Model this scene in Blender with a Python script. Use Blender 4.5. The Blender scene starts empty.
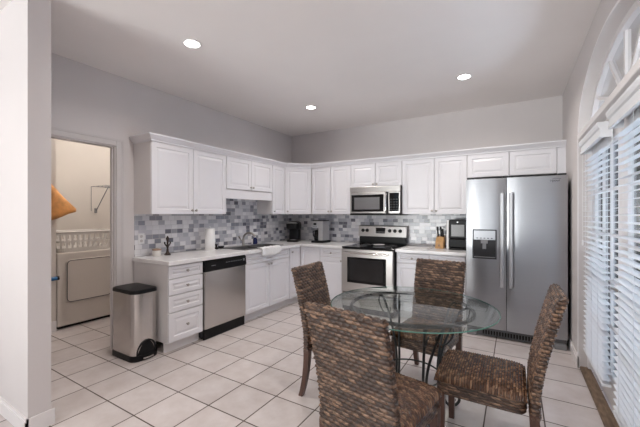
import bpy, bmesh, math, random
from mathutils import Vector, Matrix
PI = math.pi
C = bpy.context.scene.collection
S = bpy.context.scene
random.seed(7)

# ------------------------------------------------------------------ camera
EYE = 1.37
F_PX, VX, HOR = 325.0, 514.7, 214.25
cam = bpy.data.objects.new('camera', bpy.data.cameras.new('camera'))
C.objects.link(cam)
cam.data.sensor_width = 36.0
cam.data.lens = 36.0 * F_PX / 640.0
cam.data.shift_y = (HOR - 213.5) / 640.0
cam.data.clip_start = 0.02
cam.location = (0, 0, EYE)
cam.rotation_euler = (PI / 2, 0, math.atan((VX - 320) / F_PX))
S.camera = cam

# ------------------------------------------------------------------ world, light, exposure
S.view_settings.view_transform = 'Standard'
S.view_settings.look = 'None'
S.view_settings.gamma = 1.0
S.view_settings.use_curve_mapping = False
S.view_settings.exposure = 0.19
w = bpy.data.worlds.new('sky'); S.world = w; w.use_nodes = True
wn = w.node_tree.nodes; wl = w.node_tree.links
bg = wn['Background']
tc = wn.new('ShaderNodeTexCoord'); sep = wn.new('ShaderNodeSeparateXYZ'); rmp = wn.new('ShaderNodeValToRGB')
wl.new(tc.outputs['Generated'], sep.inputs[0]); wl.new(sep.outputs['Z'], rmp.inputs[0]); wl.new(rmp.outputs[0], bg.inputs[0])
rmp.color_ramp.elements[0].position = 0.0; rmp.color_ramp.elements[0].color = (0.72, 0.85, 1.0, 1)
rmp.color_ramp.elements[1].position = 0.7; rmp.color_ramp.elements[1].color = (0.36, 0.58, 0.98, 1)
bg.inputs[1].default_value = 1.05
CAN_POWER = 8.5
FILL_POWER = 1500.0

def area(name, loc, rot, sx, sy, power, color):
    l = bpy.data.lights.new(name, 'AREA'); l.shape = 'RECTANGLE'; l.size = sx; l.size_y = sy
    l.energy = power; l.color = color
    o = bpy.data.objects.new(name, l); C.objects.link(o); o.location = loc; o.rotation_euler = rot
    return o
# unseen fill lamp added outside the living-area window to lift the ceiling
area('patio_fill', (-3.6, -6.3, .02), (PI - .55, 0, -.25), 3.0, 3.0, FILL_POWER, (1.0, 0.94, 0.905))

# fill lamp added outside the glass doors to brighten left wall and slats
area('paving_fill', (2.3, 2.6, .02), (0, -.5, 0), 2.4, 4.5, 900.0, (.88, 0.94, 1.0))

# ------------------------------------------------------------------ materials
MATS = {}
def mat(name, col, rough=0.5, metal=0.0, var=0.04, scale=8.0, bump=0.0, stretch=(1, 1, 1), coat=0.0, spec=0.5, emit=None, rvar=0.0):
    if name in MATS: return MATS[name]
    m = bpy.data.materials.new(name); m.use_nodes = True
    nt = m.node_tree; n = nt.nodes; l = nt.links; p = n['Principled BSDF']
    p.inputs['Roughness'].default_value = rough; p.inputs['Metallic'].default_value = metal
    p.inputs['Specular IOR Level'].default_value = spec; p.inputs['Coat Weight'].default_value = coat
    tcn = n.new('ShaderNodeTexCoord'); mp = n.new('ShaderNodeMapping'); mp.inputs['Scale'].default_value = stretch
    nz = n.new('ShaderNodeTexNoise'); nz.inputs['Scale'].default_value = scale; nz.inputs['Detail'].default_value = 4
    l.new(tcn.outputs['Object'], mp.inputs[0]); l.new(mp.outputs[0], nz.inputs['Vector'])
    cr = n.new('ShaderNodeValToRGB')
    a = [max(0, c * (1 - var)) for c in col]; b = [min(1, c * (1 + var)) for c in col]
    cr.color_ramp.elements[0].position = .3; cr.color_ramp.elements[1].position = .7
    cr.color_ramp.elements[0].color = (*a, 1); cr.color_ramp.elements[1].color = (*b, 1)
    l.new(nz.outputs['Fac'], cr.inputs[0]); l.new(cr.outputs[0], p.inputs['Base Color'])
    if rvar:
        mr = n.new('ShaderNodeMapRange'); mr.inputs[3].default_value = rough - rvar; mr.inputs[4].default_value = rough + rvar
        l.new(nz.outputs['Fac'], mr.inputs[0]); l.new(mr.outputs[0], p.inputs['Roughness'])
    if bump:
        bp = n.new('ShaderNodeBump'); bp.inputs['Strength'].default_value = bump; bp.inputs['Distance'].default_value = 0.002
        l.new(nz.outputs['Fac'], bp.inputs['Height']); l.new(bp.outputs[0], p.inputs['Normal'])
    if emit:
        p.inputs['Emission Color'].default_value = (*emit[0], 1); p.inputs['Emission Strength'].default_value = emit[1]
    MATS[name] = m
    return m

def math_node(n, l, op, a, b=None):
    k = n.new('ShaderNodeMath'); k.operation = op
    for i, v in enumerate((a, b)):
        if v is None: continue
        if isinstance(v, (int, float)): k.inputs[i].default_value = v
        else: l.new(v, k.inputs[i])
    return k.outputs[0]

TILE, TX, TY = 0.3419, -2.5667, 1.9301
def tile_mat():
    m = bpy.data.materials.new('ceramic_floor_tile'); m.use_nodes = True
    nt = m.node_tree; n = nt.nodes; l = nt.links; p = n['Principled BSDF']
    t = n.new('ShaderNodeTexCoord'); s = n.new('ShaderNodeSeparateXYZ'); l.new(t.outputs['Object'], s.inputs[0])
    ux = math_node(n, l, 'DIVIDE', math_node(n, l, 'SUBTRACT', s.outputs['X'], TX), TILE)
    uy = math_node(n, l, 'DIVIDE', math_node(n, l, 'SUBTRACT', s.outputs['Y'], TY), TILE)
    def edge(u):
        f = math_node(n, l, 'FRACT', u); g = math_node(n, l, 'SUBTRACT', 1.0, f)
        return math_node(n, l, 'MINIMUM', f, g)
    e = math_node(n, l, 'MINIMUM', edge(ux), edge(uy))
    mr = n.new('ShaderNodeMapRange'); mr.inputs[1].default_value = 0.0105; mr.inputs[2].default_value = 0.0145
    l.new(e, mr.inputs[0])
    cell = n.new('ShaderNodeCombineXYZ'); l.new(math_node(n, l, 'FLOOR', ux), cell.inputs[0]); l.new(math_node(n, l, 'FLOOR', uy), cell.inputs[1])
    wn_ = n.new('ShaderNodeTexWhiteNoise'); l.new(cell.outputs[0], wn_.inputs[0])
    add = n.new('ShaderNodeVectorMath'); add.operation = 'MULTIPLY_ADD'
    l.new(wn_.outputs['Color'], add.inputs[0]); add.inputs[1].default_value = (9, 9, 9); l.new(t.outputs['Object'], add.inputs[2])
    nz = n.new('ShaderNodeTexNoise'); nz.inputs['Scale'].default_value = 6; nz.inputs['Detail'].default_value = 6; nz.inputs['Roughness'].default_value = .6
    l.new(add.outputs[0], nz.inputs['Vector'])
    cr = n.new('ShaderNodeValToRGB'); cr.color_ramp.elements[0].position = .28; cr.color_ramp.elements[1].position = .72
    cr.color_ramp.elements[0].color = (0.54, 0.475, 0.455, 1); cr.color_ramp.elements[1].color = (0.67, 0.62, 0.61, 1)
    l.new(nz.outputs['Fac'], cr.inputs[0])
    hv = n.new('ShaderNodeHueSaturation'); l.new(cr.outputs[0], hv.inputs['Color'])
    vr = n.new('ShaderNodeMapRange'); vr.inputs[3].default_value = .94; vr.inputs[4].default_value = 1.05
    l.new(wn_.outputs['Value'], vr.inputs[0]); l.new(vr.outputs[0], hv.inputs['Value'])
    mix = n.new('ShaderNodeMixRGB'); mix.inputs[1].default_value = (0.085, 0.06, 0.048, 1)
    l.new(mr.outputs[0], mix.inputs[0]); l.new(hv.outputs[0], mix.inputs[2]); l.new(mix.outputs[0], p.inputs['Base Color'])
    ro = n.new('ShaderNodeMapRange'); ro.inputs[3].default_value = .85; ro.inputs[4].default_value = .32
    l.new(mr.outputs[0], ro.inputs[0]); l.new(ro.outputs[0], p.inputs['Roughness'])
    bp = n.new('ShaderNodeBump'); bp.inputs['Distance'].default_value = .003; bp.inputs['Strength'].default_value = .6
    l.new(mr.outputs[0], bp.inputs['Height']); l.new(bp.outputs[0], p.inputs['Normal'])
    return m

def mosaic_mat(name, axis):
    m = bpy.data.materials.new(name); m.use_nodes = True
    nt = m.node_tree; n = nt.nodes; l = nt.links; p = n['Principled BSDF']
    t = n.new('ShaderNodeTexCoord'); s = n.new('ShaderNodeSeparateXYZ'); l.new(t.outputs['Object'], s.inputs[0])
    u0 = math_node(n, l, 'DIVIDE', s.outputs[axis], 0.078); v0 = math_node(n, l, 'DIVIDE', s.outputs['Z'], 0.052)
    row = math_node(n, l, 'FLOOR', v0)
    wr = n.new('ShaderNodeTexWhiteNoise'); wr.noise_dimensions = '1D'; l.new(row, wr.inputs['W'])
    u = math_node(n, l, 'ADD', u0, wr.outputs['Value'])
    cell = n.new('ShaderNodeCombineXYZ'); l.new(math_node(n, l, 'FLOOR', u), cell.inputs[0]); l.new(row, cell.inputs[1])
    wc = n.new('ShaderNodeTexWhiteNoise'); l.new(cell.outputs[0], wc.inputs[0])
    cr = n.new('ShaderNodeValToRGB'); cr.color_ramp.interpolation = 'CONSTANT'
    cols = [(0, (.70, .69, .72)), (.22, (.46, .465, .51)), (.40, (.80, .79, .81)), (.58, (.30, .305, .35)), (.69, (.56, .555, .60)), (.81, (.165, .165, .20)), (.89, (.74, .73, .75)), (.96, (.36, .36, .40))]
    e = cr.color_ramp.elements; e[0].color = (*cols[0][1], 1); e[1].position = cols[1][0]; e[1].color = (*cols[1][1], 1)
    for q, c in cols[2:]:
        k = e.new(q); k.color = (*c, 1)
    l.new(wc.outputs['Value'], cr.inputs[0])
    def edge(x, k):
        f = math_node(n, l, 'FRACT', x); return math_node(n, l, 'MULTIPLY', math_node(n, l, 'MINIMUM', f, math_node(n, l, 'SUBTRACT', 1.0, f)), k)
    ed = math_node(n, l, 'MINIMUM', edge(u, .078), edge(v0, .052))
    mr = n.new('ShaderNodeMapRange'); mr.inputs[1].default_value = .0012; mr.inputs[2].default_value = .0022; l.new(ed, mr.inputs[0])
    mix = n.new('ShaderNodeMixRGB'); mix.inputs[1].default_value = (.62, .61, .62, 1); l.new(mr.outputs[0], mix.inputs[0]); l.new(cr.outputs[0], mix.inputs[2])
    l.new(mix.outputs[0], p.inputs['Base Color'])
    p.inputs['Roughness'].default_value = .22
    bp = n.new('ShaderNodeBump'); bp.inputs['Distance'].default_value = .002; bp.inputs['Strength'].default_value = .5
    l.new(mr.outputs[0], bp.inputs['Height']); l.new(bp.outputs[0], p.inputs['Normal'])
    return m

def weave_mat(name, dark, mid, light, rough, uscale=6.0):
    m = bpy.data.materials.new(name); m.use_nodes = True
    nt = m.node_tree; n = nt.nodes; l = nt.links; p = n['Principled BSDF']
    uv = n.new('ShaderNodeUVMap'); uv.uv_map = 'weave'
    s = n.new('ShaderNodeSeparateXYZ'); l.new(uv.outputs[0], s.inputs[0])
    row = math_node(n, l, 'FLOOR', s.outputs['Y'])
    off = math_node(n, l, 'ADD', math_node(n, l, 'MULTIPLY', math_node(n, l, 'MODULO', row, 2.0), 0.5), math_node(n, l, 'MULTIPLY', math_node(n, l, 'SUBTRACT', math_node(n, l, 'FRACT', s.outputs['Y']), .5), .4))
    a = math_node(n, l, 'ADD', s.outputs['X'], off)
    cell = n.new('ShaderNodeCombineXYZ'); l.new(math_node(n, l, 'FLOOR', a), cell.inputs[0]); l.new(row, cell.inputs[1])
    wc = n.new('ShaderNodeTexWhiteNoise'); l.new(cell.outputs[0], wc.inputs[0])
    mp = n.new('ShaderNodeMapping'); mp.inputs['Scale'].default_value = (1.2, uscale, 1); l.new(uv.outputs[0], mp.inputs[0])
    nz = n.new('ShaderNodeTexNoise'); nz.inputs['Scale'].default_value = 1.7; nz.inputs['Detail'].default_value = 4
    vo = n.new('ShaderNodeVectorMath'); vo.operation = 'MULTIPLY_ADD'; l.new(wc.outputs['Color'], vo.inputs[0]); vo.inputs[1].default_value = (17, 17, 17); l.new(mp.outputs[0], vo.inputs[2]); l.new(vo.outputs[0], nz.inputs['Vector'])
    f = math_node(n, l, 'ADD', math_node(n, l, 'MULTIPLY', wc.outputs['Value'], .26), math_node(n, l, 'MULTIPLY', nz.outputs['Fac'], .72))
    cr = n.new('ShaderNodeValToRGB'); e = cr.color_ramp.elements
    e[0].position = .18; e[0].color = (*dark, 1); e[1].position = .85; e[1].color = (*light, 1)
    k = e.new(.5); k.color = (*mid, 1)
    l.new(f, cr.inputs[0])
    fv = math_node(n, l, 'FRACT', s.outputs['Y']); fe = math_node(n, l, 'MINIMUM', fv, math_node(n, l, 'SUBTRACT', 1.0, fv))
    gap_shade = n.new('ShaderNodeMapRange'); gap_shade.inputs[1].default_value = .08; gap_shade.inputs[2].default_value = .2; gap_shade.inputs[3].default_value = .75; gap_shade.inputs[4].default_value = 0; l.new(fe, gap_shade.inputs[0])  # shade in the gaps between strand rows, painted into the colour
    cm = n.new('ShaderNodeMixRGB'); cm.inputs[2].default_value = (*dark, 1); l.new(gap_shade.outputs[0], cm.inputs[0]); l.new(cr.outputs[0], cm.inputs[1]); l.new(cm.outputs[0], p.inputs['Base Color'])
    p.inputs['Roughness'].default_value = rough
    bp = n.new('ShaderNodeBump'); bp.inputs['Distance'].default_value = .0015; bp.inputs['Strength'].default_value = .7
    l.new(nz.outputs['Fac'], bp.inputs['Height']); l.new(bp.outputs[0], p.inputs['Normal'])
    return m

def glass_mat(name, tint, reflect=0.06, rough=0.0):
    m = bpy.data.materials.new(name); m.use_nodes = True
    nt = m.node_tree; n = nt.nodes; l = nt.links; n.remove(n['Principled BSDF'])
    out = n['Material Output']
    tr = n.new('ShaderNodeBsdfTransparent'); gl = n.new('ShaderNodeBsdfGlossy'); gl.inputs['Roughness'].default_value = rough
    nz = n.new('ShaderNodeTexNoise'); nz.inputs['Scale'].default_value = 3
    cr = n.new('ShaderNodeValToRGB'); cr.color_ramp.elements[0].color = (*[c * .985 for c in tint], 1); cr.color_ramp.elements[1].color = (*tint, 1)
    l.new(nz.outputs['Fac'], cr.inputs[0]); l.new(cr.outputs[0], tr.inputs[0])
    fr = n.new('ShaderNodeFresnel'); fr.inputs[0].default_value = 1.5
    mx = n.new('ShaderNodeMixShader'); l.new(fr.outputs[0], mx.inputs[0]); l.new(tr.outputs[0], mx.inputs[1]); l.new(gl.outputs[0], mx.inputs[2])
    l.new(mx.outputs[0], out.inputs[0])
    return m

M = dict(
    wall=mat('painted_wall', (.65, .61, .605), .8, var=.015, scale=3, bump=.05),
    ceiling=mat('painted_ceiling', (.88, .84, .825), .9, var=.01, scale=3, bump=.05),
    trim=mat('white_trim_paint', (.80, .77, .77), .4, var=.01),
    casing=mat('casing_paint', (.60, .565, .56), .5, var=.01),
    laundry=mat('laundry_wall_paint', (.66, .61, .56), .8, var=.015, scale=3),
    cab=mat('white_cabinet_paint', (.755, .74, .77), .35, var=.008),
    cabside=mat('cabinet_side_panel', (.72, .69, .685), .4, var=.01),
    counter=mat('white_quartz', (.80, .785, .79), .2, var=.05, scale=14),
    steel=mat('brushed_stainless', (.60, .575, .555), .26, 1.0, var=.05, scale=6, stretch=(40, 40, .6), rvar=.02),
    appliance=mat('appliance_stainless', (.46, .44, .425), .3, 1.0, var=.04, scale=6, stretch=(.6, 40, 40), rvar=.02),
    fridge=mat('fridge_stainless', (.40, .40, .415), .34, 1.0, var=.012, scale=3, stretch=(.5, .5, 12), rvar=.012),
    handle=mat('fridge_handle_steel', (.56, .56, .575), .42, 1.0, var=.01),
    chrome=mat('chrome', (.75, .74, .73), .15, 1.0, var=.02),
    nickel=mat('brushed_nickel', (.42, .39, .36), .3, 1.0, var=.04),
    black=mat('black_plastic', (.007, .007, .008), .38, var=.1, spec=.22),
    blackglass=mat('black_glass', (.006, .006, .007), .06, var=.1, spec=.3),
    ovenglass=mat('oven_window_glass', (.02, .019, .02), .06, var=.1, spec=.35),
    darkgrey=mat('dark_grey_plastic', (.03, .03, .033), .45, var=.08, spec=.3),
    grey=mat('grey_plastic', (.22, .22, .23), .45, var=.05),
    granite=mat('grey_composite_sink', (.085, .083, .085), .4, var=.25, scale=120),
    iron=mat('wrought_iron', (.03, .033, .034), .42, .4, var=.2, scale=30, bump=.1),
    wood=mat('dark_stained_wood', (.085, .040, .028), .35, var=.3, scale=10, stretch=(6, 6, .8)),
    oak=mat('knife_block_wood', (.52, .30, .13), .5, var=.15, scale=12, stretch=(6, 6, 1)),
    thresh=mat('weathered_wood_threshold', (.17, .115, .075), .6, var=.45, scale=14, stretch=(4, .8, 1)),
    white=mat('white_plastic', (.82, .81, .81), .4, var=.01),
    blind=mat('white_blind_slat', (.80, .81, .84), .4, var=.01),
    paper=mat('paper_towel', (.85, .84, .83), .9, var=.02, scale=60, bump=.3),
    cloth=mat('white_dish_cloth', (.80, .79, .79), .95, var=.05, scale=70, bump=.5),
    dryer=mat('dryer_enamel', (.66, .61, .56), .3, var=.01),
    basket=mat('basket_plastic', (.72, .69, .66), .45, var=.02),
    bag=mat('orange_plastic_bag', (.60, .27, .08), .4, var=.45, scale=7, bump=.6),
    blue=mat('blue_plastic', (.02, .13, .32), .4, var=.05),
    navy=mat('blue_soap', (.012, .016, .085), .15, var=.1),
    bronze=mat('dark_bronze', (.045, .032, .028), .4, .6, var=.3, scale=20),
    lidwood=mat('candle_lid_wood', (.30, .19, .13), .5, var=.15, stretch=(1, 6, 1)),
    candle=mat('white_candle_jar', (.68, .65, .62), .25, var=.03),
    lens=mat('lamp_lens', (1, 1, 1), .5, var=.0, emit=((1, .97, .93), 14.0)),
    led=mat('lcd_display', (.02, .03, .04), .1, var=.0),
    mesh=mat('microwave_window', (.15, .145, .15), .25, var=.15, scale=200),
    deck=mat('outdoor_paving', (.70, .72, .76), .8, var=.1),
    fence=mat('outdoor_wall', (.70, .74, .80), .8, var=.1),
    steelgrey=mat('machine_silver', (.55, .55, .56), .35, .8, var=.03),
    glass=glass_mat('window_glass', (.93, .97, .98)),
    tableglass=glass_mat('table_glass', (.93, .975, .965)),
    glassedge=mat('green_glass_edge', (.10, .24, .20), .08, var=.1, coat=.5),
    carafe=glass_mat('carafe_glass', (.25, .22, .2)),
    tile=tile_mat(), mosaic_side=mosaic_mat('grey_mosaic_along', 'Y'), mosaic_rear=mosaic_mat('grey_mosaic_across', 'X'),
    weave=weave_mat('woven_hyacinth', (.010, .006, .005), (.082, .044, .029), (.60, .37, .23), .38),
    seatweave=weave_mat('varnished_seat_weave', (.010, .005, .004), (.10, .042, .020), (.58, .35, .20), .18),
)

# ------------------------------------------------------------------ mesh helpers
class MB:
    def __init__(self): self.v = []; self.f = []; self.mi = []; self.uv = None
    def add(self, vs, fs, mi=0):
        b = len(self.v); self.v += [tuple(p) for p in vs]; self.f += [tuple(b + i for i in f) for f in fs]; self.mi += [mi] * len(fs)
        return self
    def box(self, x0, y0, z0, x1, y1, z1, b=0.0, mi=0):
        if x0 > x1: x0, x1 = x1, x0
        if y0 > y1: y0, y1 = y1, y0
        if z0 > z1: z0, z1 = z1, z0
        b = min(b, (x1 - x0) * .45, (y1 - y0) * .45, (z1 - z0) * .45)
        if b <= 0:
            vs = [(x, y, z) for z in (z0, z1) for y in (y0, y1) for x in (x0, x1)]
            return self.add(vs, [(0, 2, 3, 1), (4, 5, 7, 6), (0, 1, 5, 4), (2, 6, 7, 3), (0, 4, 6, 2), (1, 3, 7, 5)], mi)
        bm = bmesh.new(); bmesh.ops.create_cube(bm, size=1)
        for q in bm.verts: q.co = Vector(((x0 + x1) / 2 + q.co.x * (x1 - x0), (y0 + y1) / 2 + q.co.y * (y1 - y0), (z0 + z1) / 2 + q.co.z * (z1 - z0)))
        bmesh.ops.bevel(bm, geom=bm.edges[:], offset=b, segments=2, profile=.5, affect='EDGES')
        bm.verts.index_update()
        self.add([q.co[:] for q in bm.verts], [[q.index for q in f.verts] for f in bm.faces], mi); bm.free()
        return self
    def loops(self, rings, closed=True, cap0=True, cap1=True, mi=0):
        """skin consecutive rings of points"""
        n = len(rings[0]); vs = [p for r in rings for p in r]; fs = []
        for k in range(len(rings) - 1):
            for i in range(n if closed else n - 1):
                j = (i + 1) % n
                fs.append((k * n + i, k * n + j, (k + 1) * n + j, (k + 1) * n + i))
        if cap0: fs.append(tuple(range(n - 1, -1, -1)))
        if cap1: fs.append(tuple((len(rings) - 1) * n + i for i in range(n)))
        return self.add(vs, fs, mi)
    def lathe(self, prof, c=(0, 0, 0), seg=24, axis='Z', mi=0, cap0=True, cap1=True):
        rings = []
        for r, h in prof:
            ring = []
            for i in range(seg):
                a = 2 * PI * i / seg; x, y = r * math.cos(a), r * math.sin(a)
                if axis == 'Z': q = (x, y, h)
                elif axis == 'Y': q = (x, -h, y)      # grows towards -y
                else: q = (h, x, y)
                ring.append((c[0] + q[0], c[1] + q[1], c[2] + q[2]))
            rings.append(ring)
        return self.loops(rings, True, cap0, cap1, mi)
    def tube(self, pts, r, seg=10, closed=False, mi=0):
        pts = [Vector(p) for p in pts]; n = len(pts); rings = []
        rr = r if isinstance(r, (list, tuple)) else [r] * n
        up = None
        for i, p in enumerate(pts):
            if closed: t = pts[(i + 1) % n] - pts[i - 1]
            else: t = pts[min(i + 1, n - 1)] - pts[max(i - 1, 0)]
            t.normalize()
            if up is None:
                up = Vector((0, 0, 1)) if abs(t.z) < .9 else Vector((1, 0, 0))
            s = t.cross(up); s.normalize(); up = s.cross(t); up.normalize()
            rings.append([tuple(p + (s * math.cos(a) + up * math.sin(a)) * rr[i]) for a in [2 * PI * k / seg for k in range(seg)]])
        if closed: rings.append(rings[0]); return self.loops(rings, True, False, False, mi)
        return self.loops(rings, True, True, True, mi)
    def prism(self, poly, axis, a, b, mi=0):
        """extrude a 2-D polygon along an axis; poly in the other two axes in order"""
        def P(u, v, t):
            return {'X': (t, u, v), 'Y': (u, t, v), 'Z': (u, v, t)}[axis]
        return self.loops([[P(u, v, a) for u, v in poly], [P(u, v, b) for u, v in poly]], True, True, True, mi)
    def build(self, name, m, parent=None, smooth=False, loc=None, rotz=0.0, auto=None):
        me = bpy.data.meshes.new(name); me.from_pydata(self.v, [], self.f); me.update()
        ms = m if isinstance(m, (list, tuple)) else [m]
        for k in ms: me.materials.append(k)
        for p, i in zip(me.polygons, self.mi): p.material_index = i; p.use_smooth = smooth
        bm = bmesh.new(); bm.from_mesh(me); bmesh.ops.recalc_face_normals(bm, faces=bm.faces[:]); bm.to_mesh(me); bm.free()
        if smooth:
            me.set_sharp_from_angle(angle=math.radians(auto or 40))
        o = bpy.data.objects.new(name, me); C.objects.link(o)
        if parent: o.parent = parent
        if loc is not None: o.location = loc
        if rotz: o.rotation_euler = (0, 0, rotz)
        return o

def box(x0, y0, z0, x1, y1, z1, b=0.0): return MB().box(x0, y0, z0, x1, y1, z1, b)
def tag(o, label=None, cat=None, group=None, kind=None):
    if label: o['label'] = label
    if cat: o['category'] = cat
    if group: o['group'] = group
    if kind: o['kind'] = kind
    return o
def thing(name, label, cat, loc=(0, 0, 0), rotz=0.0, group=None):
    o = bpy.data.objects.new(name, None); C.objects.link(o); o.location = loc; o.rotation_euler = (0, 0, rotz)
    o.empty_display_size = .05
    return tag(o, label, cat, group)
def struct(name, mb, m, smooth=False): return tag(mb.build(name, m, smooth=smooth), kind='structure')
def copy_tree(o, parent=None):
    c = o.copy(); C.objects.link(c)
    if parent: c.parent = parent
    for ch in list(o.children): copy_tree(ch, c)
    return c
def rrect(w, d, r, n=6, cx=0, cy=0):
    pts = []
    for sx, sy, a0 in ((1, 1, 0), (-1, 1, PI / 2), (-1, -1, PI), (1, -1, 3 * PI / 2)):
        for k in range(n + 1):
            a = a0 + PI / 2 * k / n
            pts.append((cx + sx * (w / 2 - r) + r * math.cos(a), cy + sy * (d / 2 - r) + r * math.sin(a)))
    return pts
def superellipse(a, b, p, n):
    out = []
    for k in range(n):
        t = 2 * PI * k / n; c, s = math.cos(t), math.sin(t)
        out.append((a * math.copysign(abs(c) ** (2 / p), c), b * math.copysign(abs(s) ** (2 / p), s)))
    return out

# ------------------------------------------------------------------ the room
XL, XR, YB, H = -3.49, 0.49, 4.82, 2.79
T = .085
struct('floor', box(-5.6, -4.4, -.1, XR + .16, YB + .15, 0), M['tile'])
struct('ceiling', box(-5.6, -4.4, H, XR + .16, YB + .15, H + .1), M['ceiling'])
struct('wall_back', box(-5.6, YB, 0, XR + .16, YB + .15, H), M['wall'])
D0, D1, DH = 1.20, 1.772, 2.065       # laundry doorway in the left wall
wl_ = MB().box(XL - T, .92, 0, XL, D0, H).box(XL - T, D1, 0, XL, YB, H).box(XL - T, D0, DH, XL, D1, H)
struct('wall_left', wl_, M['wall'])
struct('wall_front', box(-5.6, .80, 0, -2.60, .92, H), M['wall'])
# right wall with the arched opening
YC, AR, AB, ZS = 2.71, .96, .48, 2.08
XT = XR + .15
mb = MB().box(XR, YC + AR, 0, XT, YB, H).box(XR, -4.2, 0, XT, YC - AR, H)
N = 40
for k in range(N):
    a, b = PI * k / N, PI * (k + 1) / N
    y0, y1 = YC + AR * math.cos(b), YC + AR * math.cos(a)
    z0, z1 = ZS + AB * math.sin(b), ZS + AB * math.sin(a)
    vs = [(x, y, z) for x in (XR, XT) for (y, z) in ((y0, z0), (y1, z1), (y1, H), (y0, H))]
    mb.add(vs, [(0, 1, 2, 3), (7, 6, 5, 4), (0, 4, 5, 1), (3, 2, 6, 7)])
struct('wall_right', mb, M['wall'])
# living area behind the camera
WX0, WX1, WZ0, WZ1 = -5.1, .35, .25, 2.55
struct('wall_rear', MB().box(-5.6, -4.32, 0, WX0, -4.2, H).box(WX1, -4.32, 0, XT, -4.2, H).box(WX0, -4.32, 0, WX1, -4.2, WZ0).box(WX0, -4.32, WZ1, WX1, -4.2, H), M['wall'])
struct('wall_outer', box(-5.6, -4.2, 0, -5.48, YB, H), M['laundry'])
# laundry partition beside the dryer and its far wall
struct('wall_laundry', box(-5.48, .92, 0, -4.62, 1.68, H), M['laundry'])
struct('wall_laundry_far', box(-5.48, 3.2, 0, XL - T, 3.3, H), M['laundry'])

# baseboards, casings
def board(name, x0, y0, x1, y1, h=.10):
    return struct(name, MB().box(x0, y0, 0, x1, y1, h * .8).box(x0 + (.004 if x1 - x0 < .03 else 0), y0 + (.004 if y1 - y0 < .03 else 0), h * .8, x1 - (0 if x1 - x0 < .03 else 0), y1, h), M['trim'])
board('baseboard_front', -5.4, .785, -2.585, .80)
board('baseboard_front_end', -2.60, .785, -2.585, .935)
board('baseboard_right', XR - .015, YC + AR, XR, YB)
board('baseboard_laundry', -4.62, .95, -4.605, 1.68, .12)
cs = MB().box(XL, D0 - .07, 0, XL + .016, D0, DH + .07, .004).box(XL, D1, 0, XL + .016, D1 + .07, DH + .07, .004).box(XL, D0, DH, XL + .016, D1, DH + .07, .004)
cs.box(XL + .016, D0 - .07, 0, XL + .022, D0 - .052, DH + .07).box(XL + .016, D1 + .052, 0, XL + .022, D1 + .07, DH + .07).box(XL + .016, D0 - .05, DH + .052, XL + .022, D1 + .052, DH + .07)
struct('trim_1', cs, M['casing'])
jl = MB().box(XL - T, D0, 0, XL, D0 + .012, DH).box(XL - T, D1 - .012, 0, XL, D1, DH).box(XL - T, D0 + .012, DH - .012, XL, D1 - .012, DH)
jl.box(XL - T * .6, D1 - .024, 0, XL - T * .3, D1 - .012, DH - .012)
struct('trim_2', jl, M['casing'])
# arched window, transom ledge
mb = MB()
N = 36
def arcp(rx, rz, a): return (YC + rx * math.cos(a), ZS + rz * math.sin(a))
def arc_band(mb, o, i, x0, x1):
    rings = []
    for k in range(N + 1):
        a = PI * k / N; yo, zo = arcp(*o, a); yi, zi = arcp(*i, a)
        rings.append([(x0, yo, zo), (x1, yo, zo), (x1, yi, zi), (x0, yi, zi)])
    mb.loops(rings)
arc_band(mb, (AR, AB), (AR - .05, AB - .05), XR + .075, XT)
for ang in (PI * .19, PI * .36, PI * .5, PI * .64, PI * .81):
    y0, z0 = arcp(.27, .13, ang); y1, z1 = arcp(AR - .05, AB - .05, ang)
    d = Vector((0, y1 - y0, z1 - z0)).normalized(); s = Vector((0, -d.z, d.y)) * .014
    q = [Vector((0, y0, z0)) - s, Vector((0, y0, z0)) + s, Vector((0, y1, z1)) + s, Vector((0, y1, z1)) - s]
    mb.loops([[(XR + .095, p.y, p.z) for p in q], [(XR + .125, p.y, p.z) for p in q]])
arc_band(mb, (.29, .15), (.25, .11), XR + .095, XR + .125)
struct('trim_3', mb, M['trim'])
mb = MB().box(XR - .004, YC - AR, 2.035, XT, YC + AR, 2.085, .006).box(XR + .06, YC - AR, 1.99, XT, YC + AR, 2.035)
struct('trim_4', mb, M['trim'])
g = MB(); rg = [(XR + .11, *arcp(AR - .05, AB - .05, PI * k / N)) for k in range(N + 1)]
g.add(rg, [tuple(range(N + 1))])
struct('window_1', g, M['glass'])
# jamb posts of the double door
struct('trim_5', MB().box(XR + .06, YC + AR - .035, 0, XT, YC + AR, 2.0).box(XR + .06, YC - AR, 0, XT, YC - AR + .035, 2.0), M['trim'])
mb = MB()
arc_band(mb, (AR + .012, AB + .012), (AR - .004, AB - .004), XR - .006, XR + .002)
arc_band(mb, (AR + .0005, AB + .0005), (AR - .004, AB - .004), XR + .002, XR + .075)  # soffit lining added in white, its colour stands in for sky light
struct('trim_arch_skylit', mb, M['trim'], True)
struct('trim_6', MB().box(XR, YC + AR, .0, XR - .008, YC + AR + .025, ZS), M['trim'])
struct('trim_7', box(XR + .004, YC - AR + .002, 0, XR + .082, YC + AR - .002, .022, .006), M['thresh'])

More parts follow.
